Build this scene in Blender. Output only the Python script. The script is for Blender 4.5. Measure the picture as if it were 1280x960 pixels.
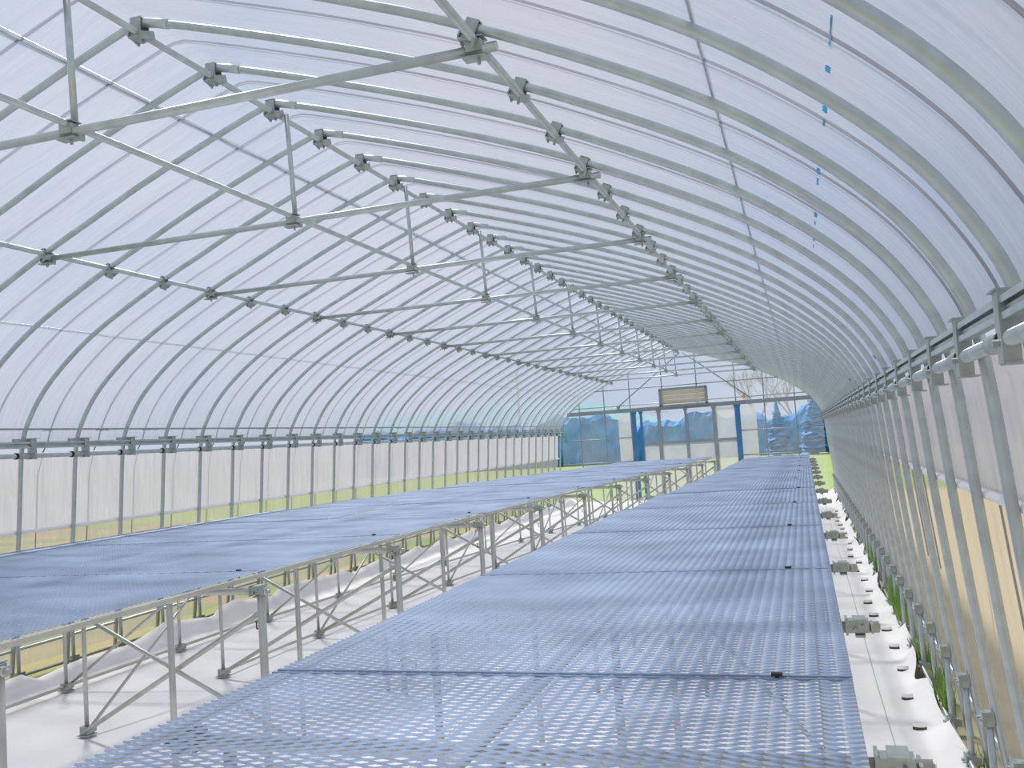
import bpy, bmesh, math, random
from mathutils import Vector, Matrix
random.seed(7)
S = bpy.context.scene
for o in list(bpy.data.objects): bpy.data.objects.remove(o)
COL = S.collection

# ------------------------------------------------------------ camera
CAMH = 1.4
yaw, pit, rol = -0.302224, 0.065669, -0.065356
fw = Vector((math.sin(yaw)*math.cos(pit), math.cos(yaw)*math.cos(pit), math.sin(pit)))
rt = Vector((math.cos(yaw), -math.sin(yaw), 0)); up = rt.cross(fw)
r2 = rt*math.cos(rol)+up*math.sin(rol); u2 = up*math.cos(rol)-rt*math.sin(rol)
cd = bpy.data.cameras.new('camera'); cam = bpy.data.objects.new('camera', cd); COL.objects.link(cam)
m = Matrix((r2, u2, -fw)).transposed().to_4x4(); m.translation = Vector((0, 0, CAMH)); cam.matrix_world = m
cd.sensor_width = 36; cd.lens = 1146.568/1280*36; cd.clip_start = .02; cd.clip_end = 2000
S.camera = cam

# ------------------------------------------------------------ world, sun, exposure
W = bpy.data.worlds.new('sky'); S.world = W; W.use_nodes = True
nt = W.node_tree; nt.nodes.clear()
def N(t, **k):
    n = nt.nodes.new(t)
    for a, b in k.items(): setattr(n, a, b)
    return n
tc = N('ShaderNodeTexCoord'); no = N('ShaderNodeTexNoise'); no.inputs['Scale'].default_value = 2.2; no.inputs['Detail'].default_value = 5
cr = N('ShaderNodeValToRGB'); cr.color_ramp.elements[0].position = .36; cr.color_ramp.elements[1].position = .62
cr.color_ramp.elements[0].color = (.62, .75, 1.0, 1); cr.color_ramp.elements[1].color = (.95, .95, 1.0, 1)
bg = N('ShaderNodeBackground'); bg.inputs['Strength'].default_value = .76; ow = N('ShaderNodeOutputWorld')
nt.links.new(tc.outputs['Generated'], no.inputs['Vector']); nt.links.new(no.outputs['Fac'], cr.inputs['Fac'])
nt.links.new(cr.outputs['Color'], bg.inputs['Color']); nt.links.new(bg.outputs[0], ow.inputs['Surface'])
sd = bpy.data.lights.new('sun', 'SUN'); sd.energy = 5.2; sd.angle = .10; sd.color = (1, .95, .90)
sun = bpy.data.objects.new('sun', sd); COL.objects.link(sun)
sdir = Vector((-.35, .40, 1.0)).normalized()      # towards the sun
sun.rotation_euler = sdir.to_track_quat('Z', 'Y').to_euler(); sun.location = (0, 5, 20)
S.view_settings.view_transform = 'Standard'; S.view_settings.look = 'None'; S.view_settings.gamma = 1
S.view_settings.use_curve_mapping = False; S.view_settings.exposure = .0

# ------------------------------------------------------------ materials
def mat(name, col, rough=.5, metal=0, var=0, scale=8, bump=0, bscale=40, spec=.5, coord='Object'):
    mt = bpy.data.materials.new(name); mt.use_nodes = True; t = mt.node_tree; b = t.nodes['Principled BSDF']
    b.inputs['Base Color'].default_value = (*col, 1); b.inputs['Roughness'].default_value = rough; b.inputs['Metallic'].default_value = metal
    b.inputs['Specular IOR Level'].default_value = spec
    tc = t.nodes.new('ShaderNodeTexCoord')
    if var:
        n = t.nodes.new('ShaderNodeTexNoise'); n.inputs['Scale'].default_value = scale; n.inputs['Detail'].default_value = 4
        t.links.new(tc.outputs[coord], n.inputs['Vector'])
        r = t.nodes.new('ShaderNodeValToRGB'); r.color_ramp.elements[0].position = .3; r.color_ramp.elements[1].position = .7
        r.color_ramp.elements[0].color = (*[max(0, c*(1-var)) for c in col], 1); r.color_ramp.elements[1].color = (*[min(1, c*(1+var)) for c in col], 1)
        t.links.new(n.outputs['Fac'], r.inputs['Fac']); t.links.new(r.outputs['Color'], b.inputs['Base Color'])
    if bump:
        n2 = t.nodes.new('ShaderNodeTexNoise'); n2.inputs['Scale'].default_value = bscale; n2.inputs['Detail'].default_value = 3
        t.links.new(tc.outputs[coord], n2.inputs['Vector'])
        bp = t.nodes.new('ShaderNodeBump'); bp.inputs['Strength'].default_value = bump; bp.inputs['Distance'].default_value = .01
        t.links.new(n2.outputs['Fac'], bp.inputs['Height']); t.links.new(bp.outputs[0], b.inputs['Normal'])
    return mt

def film(name, clear, tint=(1, 1, 1), white=(.9, .9, .93), gloss=.06, wr=.3, front=.3, rough=.18):
    """thin plastic film: part of the light goes straight through, part is scattered through or back"""
    mt = bpy.data.materials.new(name); mt.use_nodes = True; t = mt.node_tree; t.nodes.clear()
    L = t.links.new; n = t.nodes.new
    out = n('ShaderNodeOutputMaterial'); tr = n('ShaderNodeBsdfTransparent'); tr.inputs[0].default_value = (*tint, 1)
    tl = n('ShaderNodeBsdfTranslucent'); tl.inputs[0].default_value = (*white, 1)
    df = n('ShaderNodeBsdfDiffuse'); df.inputs[0].default_value = (*white, 1)
    gl = n('ShaderNodeBsdfGlossy'); gl.inputs['Roughness'].default_value = rough
    tc = n('ShaderNodeTexCoord'); mp = n('ShaderNodeMapping'); mp.inputs['Scale'].default_value = (1.2, 7, 1.2)
    ns = n('ShaderNodeTexNoise'); ns.inputs['Scale'].default_value = 1.6; ns.inputs['Detail'].default_value = 4; ns.inputs['Distortion'].default_value = .6
    bp = n('ShaderNodeBump'); bp.inputs['Strength'].default_value = wr; bp.inputs['Distance'].default_value = .05
    L(tc.outputs['Object'], mp.inputs[0]); L(mp.outputs[0], ns.inputs['Vector']); L(ns.outputs['Fac'], bp.inputs['Height'])
    for s in (tl, df, gl): L(bp.outputs[0], s.inputs['Normal'])
    m1 = n('ShaderNodeMixShader'); m1.inputs[0].default_value = front; L(tl.outputs[0], m1.inputs[1]); L(df.outputs[0], m1.inputs[2])
    # haze is a little uneven along the wrinkles
    mr = n('ShaderNodeMapRange'); mr.inputs['From Min'].default_value = .3; mr.inputs['From Max'].default_value = .7
    mr.inputs['To Min'].default_value = 1-clear-.07; mr.inputs['To Max'].default_value = 1-clear+.07; L(ns.outputs['Fac'], mr.inputs['Value'])
    m2 = n('ShaderNodeMixShader'); L(mr.outputs[0], m2.inputs[0]); L(tr.outputs[0], m2.inputs[1]); L(m1.outputs[0], m2.inputs[2])
    m3 = n('ShaderNodeMixShader'); m3.inputs[0].default_value = gloss; L(m2.outputs[0], m3.inputs[1]); L(gl.outputs[0], m3.inputs[2])
    L(m3.outputs[0], out.inputs['Surface'])
    return mt

PIPE = mat('galvanised_pipe', (.50, .56, .57), .34, .55, .12, 14)
PIPE2 = mat('galvanised_bracket', (.40, .44, .42), .45, .6, .15, 30)
LEG = mat('bench_pipe', (.56, .57, .52), .45, .55, .1, 12)
DARK = mat('black_rubber', (.02, .022, .025), .6)
BAND = mat('black_band', (.06, .06, .09), .7)
MESH = mat('blue_grey_expanded_metal', (.235, .305, .435), .58, .2, .24, 2.2)
TARP = mat('white_ground_sheet', (.94, .91, .89), .75, 0, .035, 2.5, .25, 9, .2)
ROOF = film('roof_film', .52, tint=(.80, .84, .88), white=(.47, .50, .58), wr=.5)
SIDE = film('side_curtain_film', .08, tint=(.85, .86, .9), white=(.64, .64, .71))
SKIRT = film('skirt_film', .58, tint=(.85, .84, .82), white=(.60, .57, .53), wr=.5)
CLEAR = film('clear_end_film', .84, white=(.8, .8, .86), gloss=.03, wr=.15)
MILKY = film('milky_panel_film', .32, tint=(.9, .9, .9), white=(.72, .70, .74), gloss=.03)
HEM = mat('white_hem', (.95, .94, .94), .5)
BLUEP = mat('blue_painted_steel', (.06, .20, .42), .5, .2, .15, 6)
GREYP = mat('grey_steel', (.30, .34, .36), .5, .5, .1, 6)
TAN = mat('tan_louvre_slat', (.62, .56, .44), .6, 0, .08, 5)
PRINT = mat('blue_film_print', (.05, .50, .85), .6)
PALE = mat('pale_blue_tape', (.32, .55, .78), .6)
ORANGE = mat('orange_clip', (.75, .32, .08), .5)
SOIL = mat('dark_soil', (.10, .085, .07), .9, 0, .3, 40)
GRASS = mat('grass_blade', (.22, .38, .08), .6, 0, .35, 6)
THREAD = mat('green_thread', (.45, .62, .50), .7)
BARK = mat('haze_grey_bark', (.50, .48, .50), .9)  # bark colour lightened to paint in the haze over the far trees
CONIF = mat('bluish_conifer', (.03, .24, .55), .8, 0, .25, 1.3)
HILL = mat('hazy_hill', (.20, .38, .42), 1, 0, .15, .02)

# ------------------------------------------------------------ helpers
class MB:
    def __init__(s): s.v = []; s.f = []
    def add(s, vs, fs):
        k = len(s.v); s.v += [tuple(a) for a in vs]; s.f += [tuple(i+k for i in q) for q in fs]; return s
    def box(s, c, d, M=None):
        vs = [Vector((x*d[0]/2, y*d[1]/2, z*d[2]/2)) for x in (-1, 1) for y in (-1, 1) for z in (-1, 1)]
        if M: vs = [M @ v for v in vs]
        vs = [v+Vector(c) for v in vs]
        return s.add(vs, [(0, 1, 3, 2), (4, 6, 7, 5), (0, 4, 5, 1), (2, 3, 7, 6), (0, 2, 6, 4), (1, 5, 7, 3)])
    def tube(s, pts, r, n=10, cap=True):
        pts = [Vector(p) for p in pts]; rings = []
        t0 = (pts[1]-pts[0]).normalized(); ref = Vector((0, 1, 0)) if abs(t0.y) < .8 else Vector((0, 0, 1))
        for i, p in enumerate(pts):
            a = pts[max(0, i-1)]; b = pts[min(len(pts)-1, i+1)]; t = (b-a).normalized()
            x = ref.cross(t).normalized(); y = t.cross(x)
            rr = r[i] if isinstance(r, (list, tuple)) else r
            rings.append([p+(x*math.cos(2*math.pi*k/n)+y*math.sin(2*math.pi*k/n))*rr for k in range(n)])
        vs = [v for q in rings for v in q]; fs = []
        for i in range(len(pts)-1):
            for k in range(n):
                fs.append((i*n+k, i*n+(k+1) % n, (i+1)*n+(k+1) % n, (i+1)*n+k))
        if cap: fs += [tuple(range(n-1, -1, -1)), tuple((len(pts)-1)*n+k for k in range(n))]
        return s.add(vs, fs)
    def mesh(s, name, mt, smooth=False):
        me = bpy.data.meshes.new(name); me.from_pydata(s.v, [], s.f); me.materials.append(mt)
        if smooth:
            for p in me.polygons: p.use_smooth = len(p.vertices) == 4
        me.update(); return me
    def build(s, name, mt, parent=None, loc=(0, 0, 0), smooth=False):
        return put(name, s.mesh(name, mt, smooth), parent, loc)
def put(name, me, parent=None, loc=(0, 0, 0), rz=0, scale=None):
    o = bpy.data.objects.new(name, me); COL.objects.link(o); o.location = loc; o.rotation_euler = (0, 0, rz)
    if scale: o.scale = scale
    if parent: o.parent = parent
    return o
def tag(o, label=None, cat=None, group=None, kind=None):
    if label: o['label'] = label
    if cat: o['category'] = cat
    if group: o['group'] = group
    if kind: o['kind'] = kind
    return o
def empty(name, loc=(0, 0, 0)):
    o = bpy.data.objects.new(name, None); COL.objects.link(o); o.location = loc; o.empty_display_size = .1; return o
def rod(name, a, b, r, mt, parent, n=10):
    return MB().tube([a, b], r, n).build(name, mt, parent, smooth=True)
def lerp(tab, y):
    if y <= tab[0][0]: return tab[0][1]
    for (a, p), (b, q) in zip(tab, tab[1:]):
        if y <= b: return p+(q-p)*(y-a)/(b-a)
    return tab[-1][1]

# ------------------------------------------------------------ greenhouse section
XC, Y0, DY, YE = -2.37, 2.585, .5, 20.085
KEY = [(0, 3.232), (.07, 3.220), (.4, 3.112), (.857, 2.948), (1.21, 2.806), (1.53, 2.668), (1.85, 2.512), (2.1, 2.378), (2.3, 2.25),
       (2.5, 2.09), (2.65, 1.935), (2.755, 1.775), (2.81, 1.64), (2.835, 1.45), (2.865, 1.05), (2.915, .5), (2.97, 0), (2.985, -.15)]
def catmull(P, n):
    out = []
    for i in range(len(P)-1):
        p0 = P[max(0, i-1)]; p1 = P[i]; p2 = P[i+1]; p3 = P[min(len(P)-1, i+2)]
        for k in range(n):
            t = k/n
            out.append(tuple(.5*((2*p1[j])+(-p0[j]+p2[j])*t+(2*p0[j]-5*p1[j]+4*p2[j]-p3[j])*t*t+(-p0[j]+3*p1[j]-3*p2[j]+p3[j])*t**3) for j in (0, 1)))
    out.append(P[-1]); return out
PROF = catmull(KEY, 4)
def prof_z(s): return lerp([(a, b) for a, b in PROF if b > 1.6], s)
def prof_s(z): return lerp(sorted([(b, a) for a, b in PROF]), z)
def offset(P, d):
    out = []
    for i, p in enumerate(P):
        a = P[max(0, i-1)]; b = P[min(len(P)-1, i+1)]; tx, tz = b[0]-a[0], b[1]-a[1]; l = math.hypot(tx, tz)
        out.append((p[0]-tz/l*d, p[1]+tx/l*d))
    return out
def warp(s): return s-.10*max(0, 1-abs(s)/1.3)     # the ridge sits a little left of the middle
ARCHES = list(range(-5, 36))
RP = .016

# ------------------------------------------------------------ outside ground and floor sheet
def field_material():
    mt = bpy.data.materials.new('dry_grass_field'); mt.use_nodes = True; t = mt.node_tree; b = t.nodes['Principled BSDF']; L = t.links.new
    b.inputs['Roughness'].default_value = 1; b.inputs['Specular IOR Level'].default_value = .1
    tc = t.nodes.new('ShaderNodeTexCoord'); n1 = t.nodes.new('ShaderNodeTexNoise'); n1.inputs['Scale'].default_value = .8; n1.inputs['Detail'].default_value = 6
    L(tc.outputs['Object'], n1.inputs['Vector'])
    r = t.nodes.new('ShaderNodeValToRGB'); e = r.color_ramp.elements; e[0].position = .38; e[1].position = .62
    e[0].color = (.17, .25, .09, 1); e[1].color = (.36, .27, .17, 1); L(n1.outputs['Fac'], r.inputs['Fac'])
    # the field right of the house is dry stubble, the one beyond the end wall is green
    sx = t.nodes.new('ShaderNodeSeparateXYZ'); L(tc.outputs['Object'], sx.inputs[0])
    a = t.nodes.new('ShaderNodeMapRange'); a.inputs['From Min'].default_value = -1; a.inputs['From Max'].default_value = 1; L(sx.outputs['X'], a.inputs['Value'])
    m1 = t.nodes.new('ShaderNodeMix'); m1.data_type = 'RGBA'; L(a.outputs[0], m1.inputs['Factor']); L(r.outputs['Color'], m1.inputs['A'])
    r3 = t.nodes.new('ShaderNodeValToRGB'); r3.color_ramp.elements[0].color = (.52, .43, .29, 1); r3.color_ramp.elements[1].color = (.47, .42, .26, 1); L(n1.outputs['Fac'], r3.inputs['Fac'])
    L(r3.outputs['Color'], m1.inputs['B'])
    c = t.nodes.new('ShaderNodeMapRange'); c.inputs['From Min'].default_value = 19.5; c.inputs['From Max'].default_value = 21; L(sx.outputs['Y'], c.inputs['Value'])
    m2 = t.nodes.new('ShaderNodeMix'); m2.data_type = 'RGBA'; L(c.outputs[0], m2.inputs['Factor']); L(m1.outputs['Result'], m2.inputs['A'])
    r2 = t.nodes.new('ShaderNodeValToRGB'); r2.color_ramp.elements[0].color = (.17, .30, .09, 1); r2.color_ramp.elements[1].color = (.33, .37, .16, 1); L(n1.outputs['Fac'], r2.inputs['Fac'])
    L(r2.outputs['Color'], m2.inputs['B']); L(m2.outputs['Result'], b.inputs['Base Color'])
    return mt
g = MB(); g.add([(-300, -100, -.03), (300, -100, -.03), (300, 600, -.03), (-300, 600, -.03)], [(0, 1, 2, 3)])
tag(g.build('outside_ground', field_material()), 'dry and green grass field around the greenhouse', kind='structure')

rnd = random.Random(3)
PH = [(rnd.uniform(0, 6.28), rnd.uniform(.6, 3.5), rnd.uniform(.6, 3.5)) for _ in range(8)]
def bumps(x, y): return sum(math.sin(p+a*x+b*y) for p, a, b in PH)/8
def tarp_z(x, y):
    z = .012+.009*bumps(x, y)+.004*bumps(3*x+1, 2.6*y)
    e = .53+.035*math.sin(2.1*y)+.02*math.sin(5.3*y+1)
    return z
TEDGE = [(4.67, .10), (4.84, .11), (4.95, .05), (5.32, .087), (5.79, .074), (5.94, .09), (6.26, .165), (6.5, .13), (6.88, .082), (6.98, .137), (7.21, .173), (7.39, .135),
         (7.82, .10), (7.94, .15), (8.27, .153), (8.77, .13), (9.1, .12)]
def tedge(y):
    if 4.67 <= y <= 9.1: return lerp(TEDGE, y)
    k = (y*.95) % 1; return .06+.10*k if k < .8 else .14-.4*(k-.8)
def tarp_mesh():
    b = MB(); nx, ny = 84, 330; ya, yb = -1.2, 20.0
    for j in range(ny+1):
        y = ya+(yb-ya)*j/ny
        xr = .52+.03*math.sin(2.1*y)+.018*math.sin(5.3*y+1)+.012*math.sin(12.6*y)
        for i in range(nx+1):
            u = i/nx; x = -5.0+(xr+5.0)*u; z = tarp_z(x, y)
            if x < -4.70:      # the left edge is pulled up towards the base pipe and sags between the clips
                k = ((-4.70-x)/.30)**1.3
                z += k*(tedge(y)-.012)
            if x > xr-.1: z += .04*((x-xr+.1)/.1)**2*(1+math.sin(9*y))
            b.v.append((x, y, z))
    for j in range(ny):
        for i in range(nx):
            k = j*(nx+1)+i; b.f.append((k, k+1, k+nx+2, k+nx+1))
    return b.mesh('floor', TARP, True)
floor = tag(put('floor', tarp_mesh()), 'white ground sheet laid over the greenhouse floor', kind='structure')
# half-moon slits cut along the right border, each with its lifted lip
for k in range(26):
    y = 2.4+.52*k+rnd.uniform(-.05, .05); x = .395+.03*rnd.uniform(-1, 1); r = rnd.uniform(.024, .034); a0 = rnd.uniform(-.5, .3)
    b = MB(); z = tarp_z(x, y)+.012; n = 9
    pts = [(x+r*math.cos(math.pi*i/(n-1)+math.pi+a0), y+.55*r*math.sin(math.pi*i/(n-1)+math.pi+a0)) for i in range(n)]
    b.add([(px, py, z+.001) for px, py in pts]+[(px, py, z-.02) for px, py in pts], [tuple(range(n))]+[(i, n+i, n+(i+1) % n, (i+1) % n) for i in range(n)])
    b.build('slit', SOIL, floor)
    c = MB(); lip = [(px, py+.0, z+.0) for px, py in pts]; c.add([(px, py, z) for px, py in pts]+[(px, py+.012, z+.016) for px, py in pts], [(i, i+1, n+i+1, n+i) for i in range(n-1)])
    c.build('slit_lip', TARP, floor)
for x0 in (.27, -1.75):
    MB().tube([(x0+.006*math.sin(y*.9), y, tarp_z(x0, y)+.010) for y in [i*.25-1 for i in range(84)]], .0022, 5).build('woven_thread', THREAD, floor)

# ------------------------------------------------------------ film skins
def skin(P0, P1s, side_pts, name, mt, sag=.006, ya=Y0+DY*ARCHES[0], yb=YE, per=4, wob=.004, parent=None):
    b = MB(); ny = int(round((yb-ya)/DY*per)); n = len(side_pts)
    for j in range(ny+1):
        y = ya+(yb-ya)*j/ny; ph = (y-Y0)/DY
        for s, z, nx, nz in side_pts:
            d = -sag*math.sin(math.pi*ph)**2+wob*bumps(5*s+z*3, 4*y)*math.sin(math.pi*ph)**2
            b.v.append((XC+warp(s)+nx*d, y, z+nz*d))
    for j in range(ny):
        for i in range(n-1):
            k = j*n+i; b.f.append((k, k+1, k+n+1, k+n))
    return put(name, b.mesh(name, mt, True), parent)
def side(P, d, zmin, zmax):
    Q = offset(P, d); out = []
    for i, p in enumerate(Q):
        a = P[max(0, i-1)]; b = P[min(len(P)-1, i+1)]; tx, tz = b[0]-a[0], b[1]-a[1]; l = math.hypot(tx, tz)
        if zmin <= p[1] <= zmax: out.append((p[0], p[1], -tz/l, tx/l))
    return out
PF = catmull(KEY, 8)
top = side(PF, RP+.004, 1.595, 9)
full = [(-s, z, -nx, nz) for s, z, nx, nz in reversed(top)]+top[1:]
ceiling = tag(skin(None, None, full, 'ceiling', ROOF), 'translucent plastic film stretched over the arched roof', kind='structure')
def wallpts(sg, z0, z1, off):
    zs = [z0+(z1-z0)*i/14 for i in range(15)]
    return [(sg*(prof_s(z)+off), z, sg, 0) for z in zs]
wall_right = tag(skin(None, None, wallpts(1, 1.15, 1.565, RP+.040), 'wall_right', SIDE, wob=.006, sag=0), 'milky side curtain film along the right wall', kind='structure')
wall_left = tag(skin(None, None, wallpts(-1, 1.00, 1.565, RP+.040), 'wall_left', SIDE, wob=.006, sag=0), 'milky side curtain film along the left wall', kind='structure')
skin(None, None, wallpts(1, .06, 1.17, RP+.040), 'skirt_film', SKIRT, parent=wall_right, wob=.02, sag=-.02)
skin(None, None, wallpts(-1, .06, 1.03, RP+.040), 'skirt_film', SKIRT, parent=wall_left, wob=.02, sag=-.02)
YA = Y0+DY*ARCHES[0]
for sg, z, w in ((1, 1.155, wall_right), (-1, 1.01, wall_left)):      # white roll-up pipe at the curtain's lower hem
    x = XC+sg*(prof_s(z)+RP+.017)
    rod('roll_up_pipe', (x, YA, z), (x, YE, z), .016, HEM, w, 10)

# hold-down bands over the film, half way between the hoops
PB = side(PF, RP+.010, 1.62, 9); pb2 = [(s, z) for s, z, _, _ in PB]+[(prof_s(z)+RP+.085, z) for z in (1.5, 1.3, 1.1, .9, .6)]
band_pts = [(warp(-s), 0, z) for s, z in reversed(pb2)]+[(warp(s), 0, z) for s, z in pb2[1:]]
band_me = MB().tube(band_pts, .0042, 5).mesh('hold_down_band', BAND)
for i in ARCHES[:-1]:
    put('hold_down_band', band_me, ceiling, (XC, Y0+DY*(i+.5), 0))
# blue print marks along the film edge on the right slope, blue tape along the left shoulder
def print_mark(s, y, ln, w, sg=1, mt=None):
    b = MB(); z = prof_z(s); ds = .01; tz = (prof_z(s+ds)-prof_z(s-ds))/(2*ds); l = math.hypot(1, tz)
    n = Vector((sg*tz/l, 0, -1/l)); t = Vector((sg/l, 0, tz/l)); c = Vector((XC+sg*s, y, z)) - n*(RP+.001)
    h = 6
    pts = [c+t*(w*(.5+.3*math.sin(3.1*k+y*9)))*q+Vector((0, ln*(k/(h-1)-.5), 0)) for k in range(h) for q in (-.5, .5)]
    b.add(pts+[p+n*.001 for p in pts], [(2*k, 2*k+1, 2*k+3, 2*k+2) for k in range(h-1)]+[(2*h+2*k, 2*h+2*k+2, 2*h+2*k+3, 2*h+2*k+1) for k in range(h-1)])
    b.build('print_mark', mt or PRINT, ceiling)
MARKS = []

# ------------------------------------------------------------ frame
frame = tag(empty('greenhouse_frame', (0, 0, 0)), 'galvanised steel pipe frame of arched hoops, purlins and tie bars', 'frame')
arch_pts = [(warp(-s), 0, z) for s, z in reversed(PROF)]+[(warp(s), 0, z) for s, z in PROF[1:]]
arch_me = MB().tube(arch_pts, RP, 12).mesh('arch_hoop', PIPE, True)
sl = [(warp(s), 0, z) for s, z in catmull(KEY, 4) if s <= .20]
sleeve_me = MB().tube([(-.15, 0, 3.222)]+sl, RP+.0035, 12).mesh('joint_sleeve', PIPE, True)
def clamp_mesh(name, a, s=1.0):
    """wedge clip where a hoop crosses a purlin: saddle over the hoop, folded plate and wedge, bolt"""
    R = Matrix.Rotation(a, 3, 'Y'); b = MB()
    def bx(c, d, M=None): b.box(R @ Vector(c)*s, [q*s for q in d], R @ M if M else R)
    for sy in (-1, 1): bx((0, sy*.021, -.012), (.042, .004, .062))
    bx((0, 0, .019), (.042, .046, .004)); bx((.0, 0, -.048), (.056, .055, .005))
    bx((.030, .0, -.040), (.010, .070, .026), Matrix.Rotation(.35, 3, 'X')); bx((-.026, 0, -.042), (.006, .060, .020), Matrix.Rotation(-.3, 3, 'X'))
    k = [R @ Vector(p)*s for p in ((.012, 0, -.048), (.012, 0, -.066))]
    b.tube(k, .006*s, 6); k = [R @ Vector(p)*s for p in ((-.018, -.034, -.03), (-.018, .034, -.03))]; b.tube(k, .005*s, 6)
    return b.mesh(name, PIPE2)
SPUR, SPL = 1.515, 1.595; ZP = 2.636; TIEZ = 2.606
slope = math.atan2(prof_z(SPUR+.02)-prof_z(SPUR-.02), .04)
cl_R = clamp_mesh('purlin_clamp', -slope, 1.0); cl_L = clamp_mesh('purlin_clamp', slope, 1.0); cl_T = clamp_mesh('ridge_clamp', 0, 1.2)
def shoulder_bracket(sg):
    b = MB(); x = XC+sg*2.795; i = -sg; yo = -.13 if sg > 0 else .03
    xi = x+i*.022; zc = 1.563 if sg > 0 else 1.588
    b.box((xi+i*.012, yo+.022, zc), (.030, .004, .140)); b.box((xi+i*.012, yo-.022, zc), (.030, .004, .140))
    b.box((xi+i*.028, yo, zc), (.004, .048, .140)); b.box((xi+i*.010, yo+.01, zc+.071), (.052, .07, .004)); b.box((xi+i*.006, yo, zc-.071), (.04, .06, .004))
    b.tube([(xi+i*.02, yo-.034, zc+.03), (xi+i*.02, yo+.034, zc+.03)], .006, 6); b.tube([(xi+i*.026, yo, zc-.03), (xi+i*.042, yo, zc-.03)], .007, 6)
    b.box((x+i*.02, -.05, zc+.06), (.012, .14, .022))
    return b.mesh('shoulder_bracket', PIPE2)
def coupling(sg):
    b = MB(); x = XC+sg*2.795-sg*.034
    b.tube([(x, -.10, 1.540), (x, .03, 1.540)], .021, 12); return b.mesh('coupling', PIPE2, True)
def coupling_ring(sg):
    b = MB(); x = XC+sg*2.795-sg*.034
    b.tube([(x, -.118, 1.540), (x, -.100, 1.540)], .0225, 12); return b.mesh('coupling_ring', DARK, True)
def ground_stake(sg):
    b = MB(); x = XC+sg*2.905
    b.tube([(x, 0, -.12), (x, 0, .37)], .0125, 10); return b.mesh('ground_stake', PIPE, True)
def stake_clamp(sg, z, name='stake_clamp'):
    b = MB(); x = XC+sg*2.905
    b.box((x-sg*.004, 0, z), (.036, .044, .048)); b.box((x-sg*.024, 0, z), (.004, .062, .056)); b.box((x+sg*.022, .004, z), (.026, .034, .030))
    b.tube([(x-sg*.024, .012, z), (x-sg*.038, .012, z)], .006, 6); b.tube([(x-sg*.024, -.016, z), (x-sg*.034, -.016, z)], .005, 6)
    return b.mesh(name, PIPE2)
SB = {s: shoulder_bracket(s) for s in (1, -1)}; CP = {s: coupling(s) for s in (1, -1)}; CR = {s: coupling_ring(s) for s in (1, -1)}
GS = {s: ground_stake(s) for s in (1, -1)}; SC = {s: stake_clamp(s, .345) for s in (1, -1)}; FC = {s: stake_clamp(s, .03, 'foot_clamp') for s in (1, -1)}
for i in ARCHES:
    y = Y0+DY*i
    h = put('arch_hoop', arch_me, frame, (XC, y, 0))
    put('joint_sleeve', sleeve_me, h); put('ridge_clamp', cl_T, h, (warp(0), 0, 3.225))
    put('purlin_clamp', cl_R, h, (SPUR, 0, prof_z(SPUR))); put('purlin_clamp', cl_L, h, (-SPL, 0, prof_z(SPL)))
    for s in (1, -1):
        for nm, me in (('shoulder_bracket', SB[s]), ('coupling', CP[s]), ('coupling_ring', CR[s]), ('ground_stake', GS[s]), ('stake_clamp', SC[s]), ('foot_clamp', FC[s])):
            put(nm, me, h, (-XC, 0, 0))
YS, YF = YA-.1, 19.75
rod('ridge_purlin', (XC+warp(0), YS, 3.190), (XC+warp(0), YF, 3.190), .014, PIPE, frame)
for s in (SPUR, -SPL): rod('side_purlin', (XC+s, YS, ZP), (XC+s, YF, ZP), .0135, PIPE, frame)
rod('centre_purlin', (XC-.02, YS, TIEZ+.028), (XC-.02, YF+.1, TIEZ+.028), .0125, PIPE, frame)
rod('upper_wire_purlin', (XC-.48, YS, prof_z(.415)+RP+.024), (XC-.48, YF, prof_z(.415)+RP+.024), .010, PIPE, frame, 6)
for s in (1, -1): rod('film_wire', (XC+s*2.205, YS, prof_z(2.19)+.022), (XC+s*2.205, YF, prof_z(2.19)+.022), .004, PIPE, frame, 6)
b = MB(); b.box((0, 0, .0), (.052, .040, .036)); b.box((0, 0, -.034), (.075, .044, .006)); b.box((.0, 0, .026), (.066, .05, .004)); b.box((.030, .022, -.02), (.012, .03, .03)); b.tube([(.01, .0, -.034), (.01, 0, -.054)], .006, 6)
tc_me = b.mesh('tie_clamp', PIPE2)
tie_me = MB().tube([(-SPL-.03, 0, 0), (SPUR+.07, 0, 0)], .0155, 12).mesh('tie_bar', PIPE, True)
hang_me = MB().tube([(0, 0, TIEZ+.03), (warp(0)+.078, 0, 3.18)], .0125, 10).mesh('hanger_rod', PIPE, True)
for i in range(-3, 34, 3):
    y = Y0+DY*i+.005
    t = put('tie_bar', tie_me, frame, (XC, y, TIEZ))
    for s in (-SPL, -.02, SPUR): put('tie_clamp', tc_me, t, (s, 0, .008))
    put('hanger_rod', hang_me, frame, (XC-.02, y+.03, 0))
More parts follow.
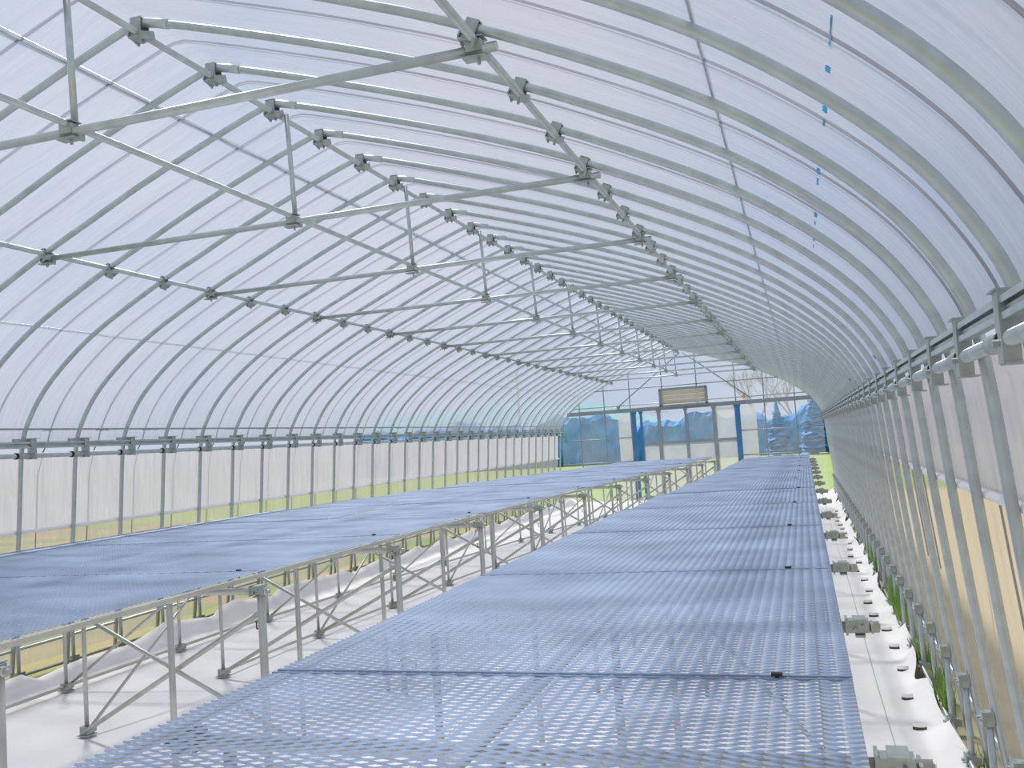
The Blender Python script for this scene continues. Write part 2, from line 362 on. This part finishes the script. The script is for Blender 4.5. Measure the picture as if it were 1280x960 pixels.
# shoulder rails: grooved film channel and a round pipe under it
for s in (1, -1):
    x = XC+s*2.795
    b = MB(); xr = x-s*.028
    for (dx, dz, w, h) in ((0, 0, .004, .044), (-s*.010, .021, .020, .004), (-s*.010, -.021, .020, .004), (-s*.006, .0, .010, .008), (-s*.019, .015, .003, .012), (-s*.019, -.015, .003, .012)):
        b.box((xr+dx, (YA+YE)/2, (1.598 if s > 0 else 1.614)+dz), (w, YE-YA+.2, h))
    b.build('film_channel_rail', PIPE, frame)
    rod('shoulder_pipe', (x-s*.034, YA-.1, 1.540), (x-s*.034, YE, 1.540), .0165, PIPE, frame, 12)
    if s < 0: b = MB(); b.box((XC+s*(prof_s(1.725)-.019), (YA+YE)/2, 1.725), (.006, YE-YA+.2, .014)); b.build('upper_channel_rail', PIPE2, frame)
    rod('base_pipe', (XC+s*2.895, YA, .03), (XC+s*2.895, YE, .03), .011, PIPE2, frame, 8)
    rod('skirt_pipe', (XC+s*2.955, YA, .20), (XC+s*2.955, YE, .20), .011, PIPE, frame, 8)

# blue marks
for (s, y, ln, w) in [(2.47, 1.62, .06, .02), (2.47, 1.78, .14, .008), (2.47, 1.97, .035, .02), (2.47, 2.22, .05, .022), (2.47, 2.32, .05, .010),
                      (2.465, 2.78, .06, .022), (2.465, 2.90, .08, .012), (2.465, 3.36, .08, .020), (2.465, 3.50, .06, .010), (2.465, 3.80, .06, .014),
                      (2.465, 3.95, .08, .008), (2.77, 5.35, .30, .05), (2.77, 8.0, .5, .05)]:
    print_mark(s, y, ln, w)
for k in range(14): print_mark(2.785, 5.30+.55*k, .10+.05*(k % 3), .018, -1, PALE)

# ------------------------------------------------------------ far end wall
def in_wall(X): return prof_z(min(2.8, abs(X-XC)))
wall_back = empty('wall_back', (0, YE, 0)); tag(wall_back, 'clear film end wall on a grid of thin pipes', kind='structure')
def fpoly(name, pts, mt, dy=0):
    b = MB(); b.add([(x, dy, z) for x, z in pts], [tuple(range(len(pts)))]); return b.build(name, mt, wall_back)
DL, DR, LZ = -3.50, -1.27, 1.95
def col(x0, x1, zb):
    n = max(2, int((x1-x0)/.1)); t = []
    for k in range(n+1):
        x = x0+(x1-x0)*k/n; s = abs(x-XC); t.append((x, prof_z(s) if s < 2.79 else 1.62))
    return [(x0, zb), (x1, zb)]+t[::-1]
xl, xr = XC-2.80, XC+2.80
EV = [-4.72, -4.15, -3.57, -2.85, -2.10, -1.30, -.72, -.10]
edges = [xl]+EV+[xr]
for a, c in zip(edges, edges[1:]):
    over = a >= -3.6 and c <= -1.2
    fpoly('film_pane', col(a, c, LZ if over else .02), CLEAR)
for x in EV:
    zb = LZ if -3.5 < x < -1.4 else -.1
    rod('end_post', (x, -.02, zb), (x, -.02, in_wall(x)), .0125, GREYP, wall_back, 8)
for z, r, (x0, x1) in ((2.45, .011, (XC-1.98, XC+1.98)), (2.09, .012, (XC-2.48, XC+2.48)), (1.38, .011, (xl, DL)), (1.38, .011, (DR, xr)), (.86, .011, (xl, DL)), (.86, .011, (DR, xr))):
    rod('end_rail', (x0, -.035, z), (x1, -.035, z), r, PIPE if z == 2.09 else GREYP, wall_back, 8)
b = MB(); b.box((XC, -.05, 1.975), (2*2.62, .05, .085)); b.build('lintel_beam', GREYP, wall_back)
rod('diagonal_brace', (XC-.03, -.07, 3.15), (-3.85, -.07, 2.05), .013, GREYP, wall_back, 8)
rod('diagonal_brace', (XC+.03, -.07, 3.15), (-.98, -.07, 2.05), .013, GREYP, wall_back, 8)
MB().box((-1.12, -.09, 2.10), (.06, .04, .08)).build('brace_clip', ORANGE, wall_back)
MB().box((-3.82, -.09, 2.03), (.07, .05, .10)).build('brace_clip', GREYP, wall_back)
for x0, x1 in ((-3.86, -3.56), (-1.24, -.90)):
    fpoly('milky_panel', [(x0, .05), (x1, .05), (x1, 1.9), (x0, 1.9)], MILKY, -.012)
# door: blue jambs, sliding leaves with a mid rail, panes
door = tag(empty('door_1', (0, YE-.06, 0)), 'wide sliding door in blue and grey steel in the far end wall', kind='structure')
for x, w, mt, top in ((-3.50, .09, BLUEP, 1.93), (-3.34, .05, BLUEP, 1.93), (-2.95, .07, GREYP, 1.93), (-2.37, .05, GREYP, 1.93), (-1.77, .07, GREYP, 1.93), (-1.28, .11, BLUEP, 1.93)):
    b = MB(); b.box((x, 0, top/2), (w, .05, top)); b.box((x, -.01, top-.02), (w+.03, .07, .04)); b.build('door_post', mt, door)
for x0, x1 in ((-3.34, -2.95), (-2.95, -2.37), (-2.37, -1.77), (-1.77, -1.28)):
    MB().box(((x0+x1)/2, 0, 1.22), (x1-x0-.06, .035, .05)).build('mid_rail', GREYP, door)
    MB().box(((x0+x1)/2, 0, .05), (x1-x0-.06, .035, .08)).build('bottom_rail', GREYP, door)
    mt = MILKY if x0 == -1.77 else CLEAR
    for z0, z1, m2 in ((1.245, 1.86 if x0 < -2.9 else 1.92, mt), (.09, 1.195, MILKY)):
        b = MB(); b.box(((x0+x1)/2, 0, (z0+z1)/2), (x1-x0-.05, .004, z1-z0))
        b.v = [(x, y, z) for x, y, z in b.v]; b2 = MB(); xa, xb = x0+.025, x1-.025
        b2.add([(xa, 0, z0), (xb, 0, z0), (xb, 0, z1), (xa, 0, z1)], [(0, 1, 2, 3)]); b2.build('door_pane', m2, door)
MB().box(((-3.34-2.75)/2, 0, 1.885), (.60, .03, .035)).build('header_strip', HEM, door)
MB().box((-1.53, 0, 1.90), (.44, .03, .03)).build('header_strip', HEM, door)
# louvred ventilator above the door
lv = tag(empty('louvre_vent', (-2.38, YE-.16, 1.99)), 'grey framed louvred ventilator with tan slats above the far door', 'ventilator')
b = MB()
for c, d in (((0, 0, .375), (1.02, .14, .05)), ((0, 0, .02), (1.02, .14, .04)), ((-.49, 0, .19), (.05, .14, .36)), ((.49, 0, .19), (.05, .14, .36))): b.box(c, d)
b.build('vent_frame', GREYP, lv)
for k in range(3): MB().box((.0, -.02, .105+.095*k), (.92, .02, .085), Matrix.Rotation(.22, 3, 'X')).build('slat', TAN, lv)

# ------------------------------------------------------------ benches
PL, PW = 1.46, 1.30
def expanded_panel():
    """one sheet of expanded metal: zigzag strands, tilted as the press leaves them, knuckles joined"""
    b = MB(); LW, h = .060, .0120; nseg = int(round(PW/(LW/2))); rows = int(PL/h); dx = PW/nseg; wv = .0021; th = .0005
    for j in range(rows):
        yb = (j+.5)*h; sg = 1 if j % 2 else -1; k0 = len(b.v)
        for i in range(nseg+1):
            y = yb+sg*(h*.42)*(1 if i % 2 else -1); x = i*dx; up = .0008*(1 if (i % 2) == (j % 2) else -1)
            b.v += [(x, y-wv, up-.0011), (x, y+wv, up+.0011), (x, y+wv*.6, up+.0011-2*th), (x, y-wv*1.4, up-.0011-th)]
        for i in range(nseg):
            a = k0+4*i; c = a+4
            for q in range(4): b.f.append((a+q, a+(q+1) % 4, c+(q+1) % 4, c+q))
    return b.mesh('mesh_panel', MESH)
panel_me = expanded_panel()
b = MB()
for c, d in (((PW/2, .005, -.001), (PW, .006, .005)), ((PW/2, PL-.011, -.001), (PW, .006, .005))): b.box(c, d)
trim_me = b.mesh('panel_end_bar', MESH)
def clip_mesh():
    b = MB(); b.box((0, 0, .003), (.022, .012, .006)); b.box((0, 0, -.02), (.007, .007, .05)); b.box((.004, .0, -.045), (.012, .008, .010)); return b.mesh('clip', DARK)
clip_me = clip_mesh()
def beam_clamp():
    b = MB(); b.box((0, 0, .004), (.056, .040, .034)); b.box((.036, 0, 0), (.006, .056, .026)); b.box((-.030, 0, .004), (.006, .048, .046)); b.box((.004, 0, .024), (.034, .060, .005))
    b.box((.004, 0, -.020), (.026, .062, .006)); b.tube([(.036, .0, 0), (.058, 0, 0)], .009, 8); b.tube([(-.008, -.036, -.003), (-.008, .036, -.003)], .006, 6); b.tube([(.012, -.034, .008), (.012, .034, .008)], .004, 6); return b.mesh('beam_clamp', PIPE2)
bc_me = beam_clamp()
TZ = .90
def edge_rail(root, tab, z, name='edge_rail', y0=.8, y1=18):
    pts = []; n = 24
    for k in range(n+1):
        y = y0+(y1-y0)*k/n; pts.append((lerp(tab, y), y, z))
    b = MB()
    for p, q in zip(pts, pts[1:]):
        w, t = .012, .009
        vs = [(p[0]+a*w, p[1], p[2]+c*t) for a, c in ((-1, -1), (1, -1), (1, 1), (-1, 1))]+[(q[0]+a*w, q[1], q[2]+c*t) for a, c in ((-1, -1), (1, -1), (1, 1), (-1, 1))]
        b.add(vs, [(0, 1, 5, 4), (1, 2, 6, 5), (2, 3, 7, 6), (3, 0, 4, 7)])
    return b.build(name, LEG, root)
def bench(label, tabR, tabLft, ystart, n, cols):
    root = tag(empty('bench', (0, 0, 0)), label, 'bench', 'long mesh-top benches')
    for k in range(n):
        y = ystart+PL*k; a = lerp(tabLft, y+PL/2); c = lerp(tabR, y+PL/2); w = (c-a)/cols
        # lengthwise drift of the edges, as a slight turn of each sheet
        for q in range(cols):
            z = TZ+.003*rnd.uniform(-1, 1)+.0004*q
            p = put('mesh_panel', panel_me, root, (a+w*q+.003, y+.003, z), 0, ((w-.006)/PW, 1, 1)); p['kind'] = 'stuff'
            put('panel_end_bar', trim_me, p)
        put('clip', clip_me, root, (c-.13-.05*rnd.random(), y+.0, TZ+.003))
    return root
# right bench
RR = [(0, .055), (6, .060), (18, .08)]; RL = [(0, -1.25), (6, -1.23), (8.5, -1.12), (12, -1.03), (18, -.97)]
br = bench('narrow mesh-top bench in the foreground beside the right wall', RR, RL, -.99+.01, 12, 1)
yE_r = -.98+PL*12
edge_rail(br, [(y, x-.014) for y, x in RR], TZ-.018, y0=-.98, y1=yE_r); edge_rail(br, [(y, x+.014) for y, x in RL], TZ-.018, y0=-.98, y1=yE_r)
edge_rail(br, [(y, (x1+x2)/2) for (y, x1), x2 in zip([(0, .055), (8, .06), (18, .08)], [-1.25, -1.15, -.97])], TZ-.018, 'middle_rail', -.98, yE_r)
def xbar(root, y, x0, x1, z=TZ-.066): return rod('cross_beam', (x0, y, z), (x1, y, z), .016, LEG, root)
for k in range(-1, 15):
    y = 1.64+1.10*k
    if y > yE_r: break
    xR, xL = lerp(RR, y), lerp(RL, y)
    xbar(br, y, xL-.05, xR+.10)
    put('beam_clamp', bc_me, br, (xR+.045, y, TZ-.066)); put('beam_clamp', bc_me, br, (xL-.02, y, TZ-.066), math.pi)
    for x in (xR-.06, (xR+xL)/2, xL+.06):
        rod('leg', (x, y+.03, 0), (x, y+.03, TZ-.06), .0135, LEG, br)
    if k % 2 == 0: rod('brace', (xR-.06, y+.055, .08), ((xR+xL)/2, y+.055, TZ-.12), .010, LEG, br, 8)
# left bench (two sheets wide)
LF = [(0, -2.40), (6, -2.38), (9, -2.25), (13, -1.98), (18, -1.66)]; LB = [(0, -5.12), (5, -5.12), (6.5, -5.09), (9.3, -4.84), (14, -4.25), (18.2, -3.45)]
bl = bench('wide mesh-top bench along the left wall with braced pipe legs', LF, LB, -.7, 13, 2)
yE_l = -.7+PL*13
edge_rail(bl, [(y, x-.014) for y, x in LF], TZ-.018, y0=-.7, y1=yE_l); edge_rail(bl, [(y, x+.014) for y, x in LB], TZ-.018, y0=-.7, y1=yE_l)
MF = [(y, (x+lerp(LB, y))/2) for y, x in LF]
edge_rail(bl, MF, TZ-.018, 'middle_rail', -.7, yE_l)
foot_me = MB().box((0, 0, .012), (.07, .07, .006)).box((0, 0, .035), (.05, .05, .045)).box((.03, 0, .04), (.012, .06, .03)).mesh('foot_clamp', PIPE2)
fy = [3.52-1.37, 3.52]+[3.52+1.40*k for k in range(1, 11)]
my = [2.82+1.19*k for k in range(13)]; by = [2.6+1.10*k for k in range(14)]
def fx(y): return lerp(LF, y)+.085
def mx(y): return lerp(MF, y)+.03
def bx_(y): return lerp(LB, y)+.52
for k, y in enumerate(fy):
    if y > yE_l-.1: continue
    xbar(bl, y, lerp(LB, y), fx(y)+.03)
    put('beam_clamp', bc_me, bl, (fx(y)-.015, y, TZ-.066))
    rod('leg', (fx(y), y, 0), (fx(y), y, TZ-.07), .018, LEG, bl, 12)
    ym = min(my, key=lambda q: abs(q-y-.45))
    rod('brace', (mx(ym), ym-.02, .04), (fx(y)-.02, y+.02, .74), .0125, LEG, bl, 8)
    rod('brace', (mx(y)+.25, y+.05, TZ-.10), (fx(y+.3)-.05, y+.30, .10), .0105, LEG, bl, 8)
    put('clip', clip_me, bl, (fx(y)-.03, y+.0, .70), 0, (.6, .6, .6))
for k, y in enumerate(my):
    if y > yE_l-.1: continue
    rod('leg', (mx(y), y, 0), (mx(y), y, TZ-.04), .0115, LEG, bl); put('foot_clamp', foot_me, bl, (mx(y), y, .012))
    if k % 2: rod('brace', (mx(y), y+.02, .05), (mx(y+1.19), y+1.19, TZ-.12), .009, LEG, bl, 8)
for k, y in enumerate(by):
    if y > yE_l-.1: continue
    rod('leg', (bx_(y), y, 0), (bx_(y), y, TZ-.04), .0115, LEG, bl); put('foot_clamp', foot_me, bl, (bx_(y), y, .012))
    if k % 2 == 0: rod('brace', (bx_(y), y+.02, .05), (mx(y+.4), y+.4, TZ-.12), .0095, LEG, bl, 8)
for k in range(16):
    y = 3.1+.95*k
    if y > yE_l-.1: continue
    x = lerp(LF, y)-.06; rod('leg', (x, y, 0), (x, y, TZ-.04), .0125, LEG, bl)
pts = [(bx_(y), y, .05) for y in [.5+i*.75 for i in range(24)]]
MB().tube(pts, .011, 8).build('base_rail', LEG, bl, smooth=True)
pts = [(mx(y), y, .05) for y in [5.2+i*.75 for i in range(17)]]
MB().tube(pts, .010, 8).build('base_rail', LEG, bl, smooth=True)

# ------------------------------------------------------------ weeds along the right wall
def tuft(y, x, n, hgt, spread, label):
    b = MB(); r = random.Random(int(y*100))
    for k in range(n):
        bx, by2 = x+r.uniform(-.03, .03), y+r.uniform(-spread, spread); a = r.uniform(0, 6.28); h = hgt*r.uniform(.5, 1.1); ln = min(.055, h*r.uniform(.2, .7)); w = .004
        d = Vector((math.cos(a), math.sin(a), 0)); p = Vector((-d.y, d.x, 0))*w; vs = []
        for t in (0, .4, .75, 1): c = Vector((bx, by2, 0))+d*ln*t*t+Vector((0, 0, h*(t-.25*t*t))); vs += [c-p*(1-t*.9), c+p*(1-t*.9)]
        b.add(vs, [(0, 1, 3, 2), (2, 3, 5, 4), (4, 5, 7, 6)])
    o = b.build('grass_tuft', GRASS); o.location = (0, 0, 0)
    return tag(o, label, 'grass', 'weeds along the right wall')
for a in ((7.2, .545, 330, .34, .45, 'largest dense green weed clump between ground sheet and right wall posts'),
          (4.1, .55, 14, .12, .05, 'sparse yellowish weed sprig at the foot of the nearest right posts'),
          (4.95, .545, 150, .24, .22, 'green weed clump behind the foot clamps near the front of the right wall'),
          (5.75, .545, 90, .22, .16, 'weed clump just in front of the largest clump by the right wall'),
          (9.4, .545, 180, .30, .4, 'green weed clump further along the right wall behind the largest one'),
          (12.2, .545, 90, .18, .5, 'low distant weed clump along the right wall')):
    tuft(*a)

# ------------------------------------------------------------ beyond the end wall
def hill(name, x0, x1, y, hs, label):
    b = MB(); n = 40
    for k in range(n+1):
        u = k/n; x = x0+(x1-x0)*u; h = lerp(hs, u)+1.5*math.sin(9*u+x0)
        b.v += [(x, y-60, -2), (x, y, max(0, h)), (x, y+80, -2)]
    for k in range(n):
        for q in (0, 1): b.f.append((3*k+q, 3*k+3+q, 3*k+4+q, 3*k+1+q))
    tag(b.build(name, HILL), label, kind='structure')
hill('distant_hill', -230, -40, 480, [(0, 20), (.4, 26), (.75, 17), (1, 0)], 'hazy blue green hill behind the left part of the end wall')
def conifer(seed, hgt, rad):
    b = MB(); r = random.Random(seed); L = 20
    b.tube([(0, 0, -.1), (0, 0, hgt*.8)], [.07, .02], 6)
    for k in range(L):
        u = k/L; z = hgt*(.02+.92*u); rr = rad*(1-u)**.8*r.uniform(.85, 1.12)+.05; n = 17; hz = hgt/L*2.6
        vs = [(0, 0, z+hz)]
        for q in range(n): a = 6.283*q/n+r.random()*.3; R = rr*r.uniform(.75, 1.15); vs.append((R*math.cos(a), R*math.sin(a), z+r.uniform(-.1, .06)))
        b.add(vs, [(0, q+1, (q+1) % n+1) for q in range(n)])
    return b.mesh('conifer', CONIF)
tall = conifer(9, 4.6, 1.0)
for x, y, sc, lb in ((-1.15, 47.5, .60, 'shorter of two bluish conifers seen through the right end wall'), (.62, 47, .74, 'taller bluish conifer at the right corner of the end wall')):
    tag(put('conifer', tall, None, (x, y, -.03), 1.0, (sc*1.1, sc*1.1, sc)), lb, 'tree')
def hedge():
    b = MB(); r = random.Random(5); nx, nz = 150, 12; x0, x1 = -26, 10
    for i in range(nx+1):
        x = x0+(x1-x0)*i/nx; top = 2.15+.22*math.sin(.9*x)+.16*math.sin(2.3*x+1)+.10*math.sin(5.1*x)+(.35 if x < -9 else 0)
        for k in range(nz+1):
            a = math.pi*k/nz; b.v.append((x+r.uniform(-.09, .09), 51-.9*math.cos(a)*(1+.15*math.sin(3*x+k))+r.uniform(-.1, .1), max(-.05, top*min(1, math.sin(a)*1.25)+r.uniform(-.10, .10)*(0 < k < nz))))
    for i in range(nx):
        for k in range(nz): q = i*(nz+1)+k; b.f.append((q, q+1, q+nz+2, q+nz+1))
    return tag(b.build('hedge', CONIF), 'long bluish hedge hazy beyond the far end wall', 'hedge')
hedge()
def bare_tree(seed, hgt):
    b = MB(); r = random.Random(seed)
    def grow(p, d, ln, rad, lev):
        q = p+d*ln; b.tube([p, q], [rad, rad*.65], 5, False)
        if lev == 0: return
        for _ in range(3):
            e = (d+Vector((r.uniform(-.7, .7), r.uniform(-.7, .7), r.uniform(-.1, .5)))).normalized(); grow(q, e, ln*r.uniform(.6, .8), rad*.6, lev-1)
    grow(Vector((0, 0, -.1)), Vector((0, 0, 1)), hgt*.3, hgt*.018, 5); return b.mesh('bare_tree', BARK)
for k, (x, y, h, lb) in enumerate(((-2.6, 62, 6.5, 'leafless grey tree behind the hedge, just right of the ventilator'), (-.4, 64, 6.0, 'leafless grey tree between the ventilator and the tall conifers'),
                                   (1.6, 66, 6.2, 'leafless grey tree directly behind the tallest conifer'))):
    tag(put('bare_tree', bare_tree(20+k, h), None, (x, y, -.03)), lb, 'tree', 'leafless trees beyond the end wall')
MB().tube([(-27.5, 90, 0), (-27.5, 90, 9)], .12, 6).box((-27.5, 90, 8.4), (1.8, .1, .12)).box((-27.5, 90, 7.8), (1.4, .1, .12)).build('utility_pole', BARK)
tag(bpy.data.objects['utility_pole'], 'thin distant utility pole left of the door above the hill', 'pole')
